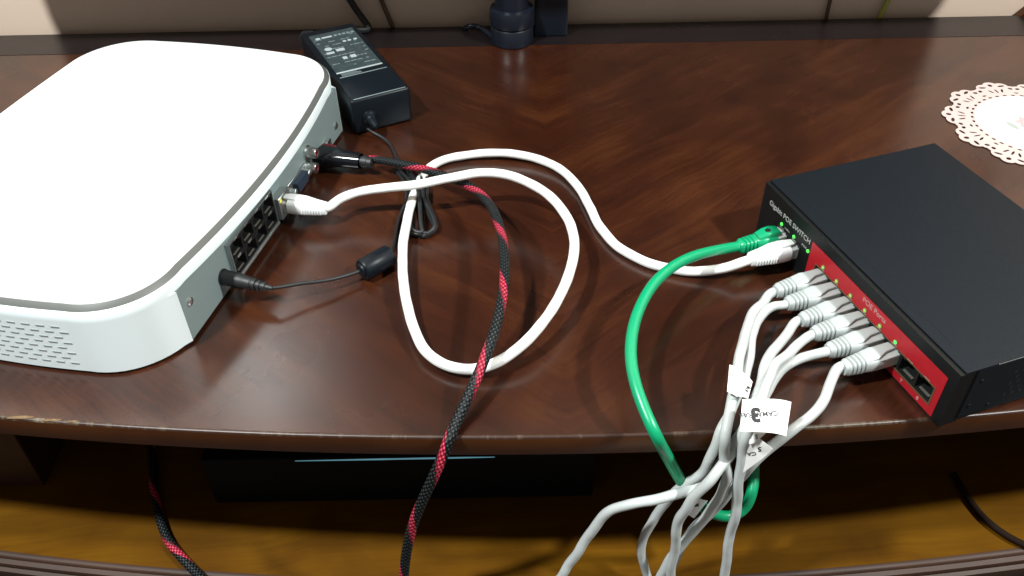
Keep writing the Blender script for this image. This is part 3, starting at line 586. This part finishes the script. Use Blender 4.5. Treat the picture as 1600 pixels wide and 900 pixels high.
hp = [(-79.9, 574.8, 0.0), (-64.1, 493.0, 0.0)]
axis = (Vector(hp[1]) - Vector(hp[0])); L = axis.length; ax = axis.normalized(); pr = Vector((0, 0, 1)).cross(ax).normalized()
strand = []
for k in range(8):
    a = k / 8 * 2 * math.pi; oy, oz = 7.2 * math.cos(a), 3.6 * math.sin(a) + 5.2
    for f in ((0.0, 0.3, 0.6, 1.0) if k % 2 == 0 else (1.0, 0.6, 0.3, 0.0)):
        w_ = 1.0 + 0.35 * math.sin(math.pi * f * 2 + k)
        end = 1.35 if f in (0.0, 1.0) else 1.0
        strand.append(Vector(hp[0]) + ax * (L * f + rs.uniform(-1.5, 1.5)) + pr * (oy * w_ * end + 4 * math.sin(math.pi * f * 0.9)) + Vector((0, 0, max(1.4, oz * (0.75 if f in (0, 1.0) else 1.0)))))
    e = 1.0 if k % 2 == 0 else 0.0; sg = 1 if e else -1
    strand.append(Vector(hp[0]) + ax * (L * e + sg * rs.uniform(3, 6)) + pr * (rs.uniform(-1.5, 1.5) + 4 * math.sin(math.pi * e * 0.9)) + Vector((0, 0, rs.uniform(2, 7.5))))
part('cord_hank', MB().tube([adl(p) for p in strand], 1.5, 10, 1.5, smooth=4), 'rubber', ad, ang=80)
mid = Vector(hp[0]) + ax * L * 0.42 + pr * 2.4 + Vector((0, 0, 4.9))
part('cord_tie', MB().lathe(adl(mid - ax * 5), Vector(adl(mid + ax * 5)) - Vector(adl(mid - ax * 5)), [(0, 5.6), (0.6, 6.2), (9.4, 6.2), (10, 5.6)], 16), 'black', ad)
f0, f1 = [Vector(adl(p)) for p in [(-81.0, 463.0, 7.8), (-100.1, 445.3, 7.8)]]
part('ferrite_core', MB().lathe(f0, f1 - f0, [(0, 3.0), (0.4, 4.6), (1.4, 5.2), (1.6, 7.0), (2.6, 7.7), (23.4, 7.7), (24.6, 7.0), (24.8, 5.2), (26, 4.4), (26.3, 2.8)], 22), 'adapter', ad)
dpl = AI @ NM
bp = part('barrel_plug', MB().lathe((0, 0, 0), (0, -1, 0), [(0, 4.6), (0.6, 5.1), (14, 5.1), (15, 4.6), (20.5, 4.0), (21, 3.4), (22.2, 3.4), (22.4, 4.0), (24.2, 3.9), (24.4, 2.9), (25.6, 2.9), (25.8, 3.6), (27.4, 3.4), (27.6, 2.6), (29, 2.6), (29.2, 3.2), (31, 2.9), (31.4, 2.0), (36, 1.5)], 20), 'rubber', ad, dpl @ tr(45.3, -0.6, 15.5) @ Matrix.Rotation(math.radians(-6), 4, 'Z'))
# mains cord behind the adapter
mc, _ = cable_thing('mains_cord', 'black mains cord rising behind the power adapter against the wall', 'cord', [(-190.5, 782.7, 18.0), (-190.2, 788.1, 11.0), (-168.0, 817.0, 5.0), (-148.0, 822.0, 4.2), (-135.9, 822.0, 4.1), (-142.7, 830.0, 12.6), (-148.6, 834.0, 20.2), (-153.8, 836.0, 29.8), (-158.8, 837.0, 39.8), (-166.5, 838.0, 55.9)], 3.4, 'rubber', n=12)
part('plug', MB().loft([sec(y, w, h, p=3) for y, w, h in ((0, 7.5, 7.5), (-1, 8.2, 8.2), (-14, 8.0, 8.0), (-18, 5, 5), (-24, 4, 4), (-25, 3.2, 3.2))]), 'rubber', mc,
     Matrix.Translation(-mc.location) @ Matrix.Translation(AB * MM) @ Matrix.Rotation(ARZ, 4, 'Z') @ tr(10, 142.2, 18) @ Matrix.Rotation(math.pi, 4, 'Z'))

# ------------------------------------------------------------------ television on its stand (the screen is above the picture)
tv = thing('television', 'black television on a round black foot and flat neck at the back of the table', 'television', (5, 800, 0.9))
sf = part('stand_foot', MB().lathe((0, 0, 0), (0, 0, 1), [(0, 20.4), (14.5, 20.4), (16, 19.5), (16.5, 17.5), (17.5, 17.5), (18, 21), (27, 22), (33, 20.5), (34, 16.0), (150, 15.5)], 40), 'tv', tv)
part('stand_neck', MB().box(22, 54, 6, 16, 0, 150, 1.2, seg=2), 'tv', tv)
part('casing', MB().box(-475, 490, -62, -34, 122, 600, 5, seg=2), 'tv', tv)
part('screen', MB().box(-465, 480, -62.8, -62.05, 134, 590), 'screen', tv, smooth=False)
part('stand_arm', MB().box(-30, 60, -33.8, 6, 128, 200, 2), 'tv', tv)
tag(part('signal_cable', MB().tube([(-44.7, 828.0, -1.2), (-36.0, 822.0, 6.0), (-27.8, 823.2, 4.0), (-20.2, 812.4, 3.5), (-10.7, 795.0, 3.5), (-1.5, 786.4, 3.5)], 2.4, 10, 2.0), 'tv', ang=80), 'thin black cable lying at the back edge beside the television foot', 'cable')
for pts, r, m, lab in (([(-113.1, 837.5, -13.1), (-114.9, 837.5, 0.6), (-118.8, 838.0, 12.5), (-122.6, 838.5, 24.9), (-125.7, 839.0, 36.4)], 2.2, 'wire_brown', 'thin brown wire on the wall right of the power adapter'), ([(323.1, 838.0, -15.5), (321.3, 838.0, -1.8), (321.1, 838.5, 8.7), (321.4, 839.0, 19.0), (321.6, 839.0, 29.4)], 1.8, 'wire_brown', 'thin brown wire on the wall near the yellow green wire'), ([(373.4, 837.0, -12.7), (374.4, 837.0, -1.8), (376.3, 837.0, 8.2), (378.8, 837.5, 18.5), (381.6, 838.0, 29.9)], 2.4, 'wire_yellow', 'yellow green wire running down the wall on the right')):
    tag(part('wire', MB().tube(pts, r, 10, 2.0), m, ang=80), lab, 'wire')
wb = tag(part('wooden_frame', MB().box(0, 60, -6, 6, 0, 300, 1.5, T=Matrix.Rotation(math.radians(42), 3, 'Y').to_4x4()), 'edge', None, tr(506, 834, -6)), 'brown wooden frame corner leaning on the wall at far right', 'frame')

tag(part('shadow_strand', MB().tube([(319.0, 387.8, -147.0), (320.1, 372.1, -147.0), (322.1, 360.1, -147.0), (325.8, 348.5, -147.0), (333.3, 337.1, -147.0), (343.4, 328.3, -147.0), (357.1, 320.7, -147.0)], 2.4, 12, 2.0), 'shadow_brown', ang=80), 'dark strand standing in for a soft shadow on the lower shelf below the switch', 'cord')  # dark tube laid as a soft shadow across the shelf
# ------------------------------------------------------------------ lace doily
DC = Vector((432, 625, 0.3)); DR = 72.0
do = thing('lace_doily', 'round pale pink lace doily with a scalloped cut edge and white floral centre', 'doily', DC, math.radians(163.5))
def doily():
    cu = bpy.data.curves.new('lace_edge', 'CURVE'); cu.dimensions = '2D'; cu.fill_mode = 'BOTH'; cu.extrude = 0.00025
    def spl(P):
        s_ = cu.splines.new('POLY'); s_.points.add(len(P) - 1); s_.use_cyclic_u = True
        for q, (x, y) in zip(s_.points, P): q.co = (x * MM, y * MM, 0, 1)
    lobes = []; NU = 11
    for k in range(NU):
        a = k * 2 * math.pi / NU
        lobes += [(a, 65.5, 6.5), (a + math.radians(7.2), 62.8, 6.6), (a - math.radians(7.2), 62.8, 6.6), (a + math.radians(13.4), 58.2, 6.0), (a - math.radians(13.4), 58.2, 6.0)]
    P = []
    for i in range(900):
        t = i / 900 * 2 * math.pi; best = 56.0
        for a, c, r in lobes:
            d = (t - a + math.pi) % (2 * math.pi) - math.pi
            if abs(c * math.sin(d)) < r and abs(d) < 0.5: best = max(best, c * math.cos(d) + math.sqrt(r * r - (c * math.sin(d)) ** 2))
        P.append((best * math.cos(t), best * math.sin(t)))
    spl(P)
    def ell(r, a, w, h, rot):                              # slit: w along, h across, turned by rot from the tangent
        cx, cy = r * math.cos(a), r * math.sin(a); th = a + math.pi / 2 + rot; Q = []
        for i in range(12):
            t = i / 12 * 2 * math.pi; x, y = w * math.cos(t), h * math.sin(t)
            Q.append((cx + x * math.cos(th) - y * math.sin(th), cy + x * math.sin(th) + y * math.cos(th)))
        spl(Q)
    for k in range(NU):
        a = k * 2 * math.pi / NU; D = math.radians
        ell(66.4, a, 2.0, 2.3, 0); ell(64.4, a + D(7.8), 3.5, 1.45, -0.25); ell(64.4, a - D(7.8), 3.5, 1.45, 0.25)
        ell(59.8, a + D(13.6), 2.1, 1.7, 0.5); ell(59.8, a - D(13.6), 2.1, 1.7, -0.5)
        ell(56.2, a, 3.6, 0.95, math.pi / 2); ell(56.4, a + D(5.2), 3.3, 1.05, math.pi / 2 + 0.4); ell(56.4, a - D(5.2), 3.3, 1.05, math.pi / 2 - 0.4)
        ell(52.4, a + D(180 / NU), 2.2, 1.1, 0)
    for k in range(42): ell(48.0, k * 2 * math.pi / 42, 1.95, 1.15, 0)
    t = bpy.data.objects.new('tmp', cu); COL.objects.link(t)
    me = bpy.data.meshes.new_from_object(t.evaluated_get(bpy.context.evaluated_depsgraph_get())); bpy.data.objects.remove(t)
    me.materials.clear(); me.materials.append(M['lace']); return me
part('lace_edge', doily(), None, do, tr(0, 0, 0.5))
ce = part('centre', MB().lathe((0, 0, 0.78), (0, 0, 1), [(0, 45.6), (0.25, 45.3), (0.4, 44.2)], 72), 'doily_c', do)
def leaf(x, y, L, w, a, m, nm):
    P = [(L * (i / 10 - 0.5), w * math.sin(math.pi * i / 10)) for i in range(11)] + [(L * (0.5 - i / 10), -w * math.sin(math.pi * i / 10)) for i in range(1, 10)]
    c, s_ = math.cos(a), math.sin(a)
    part(nm, MB().prism([(x + p * c - q * s_, y + p * s_ + q * c) for p, q in P], 1.17, 1.22), m, ce, smooth=False)
for x, y, L, w_, a, m in ((18, 8, 17, 3.0, 2.2, 'leafp'), (24, -4, 12, 2.2, 1.5, 'leafq'), (20, -12, 11, 2, 0.8, 'leafq'), (29, 0, 9, 1.6, 2.6, 'leafq'), (12, -16, 12, 2, 0.2, 'leafq'), (26, 10, 8, 1.5, 2.0, 'leafq')): leaf(x, y, L, w_, a, m, 'printed_leaf')
for k in range(6): leaf(6 + 6 * math.cos(k * 1.047), 0 + 6 * math.sin(k * 1.047), 9, 3.2, k * 1.047, 'petal', 'printed_petal')
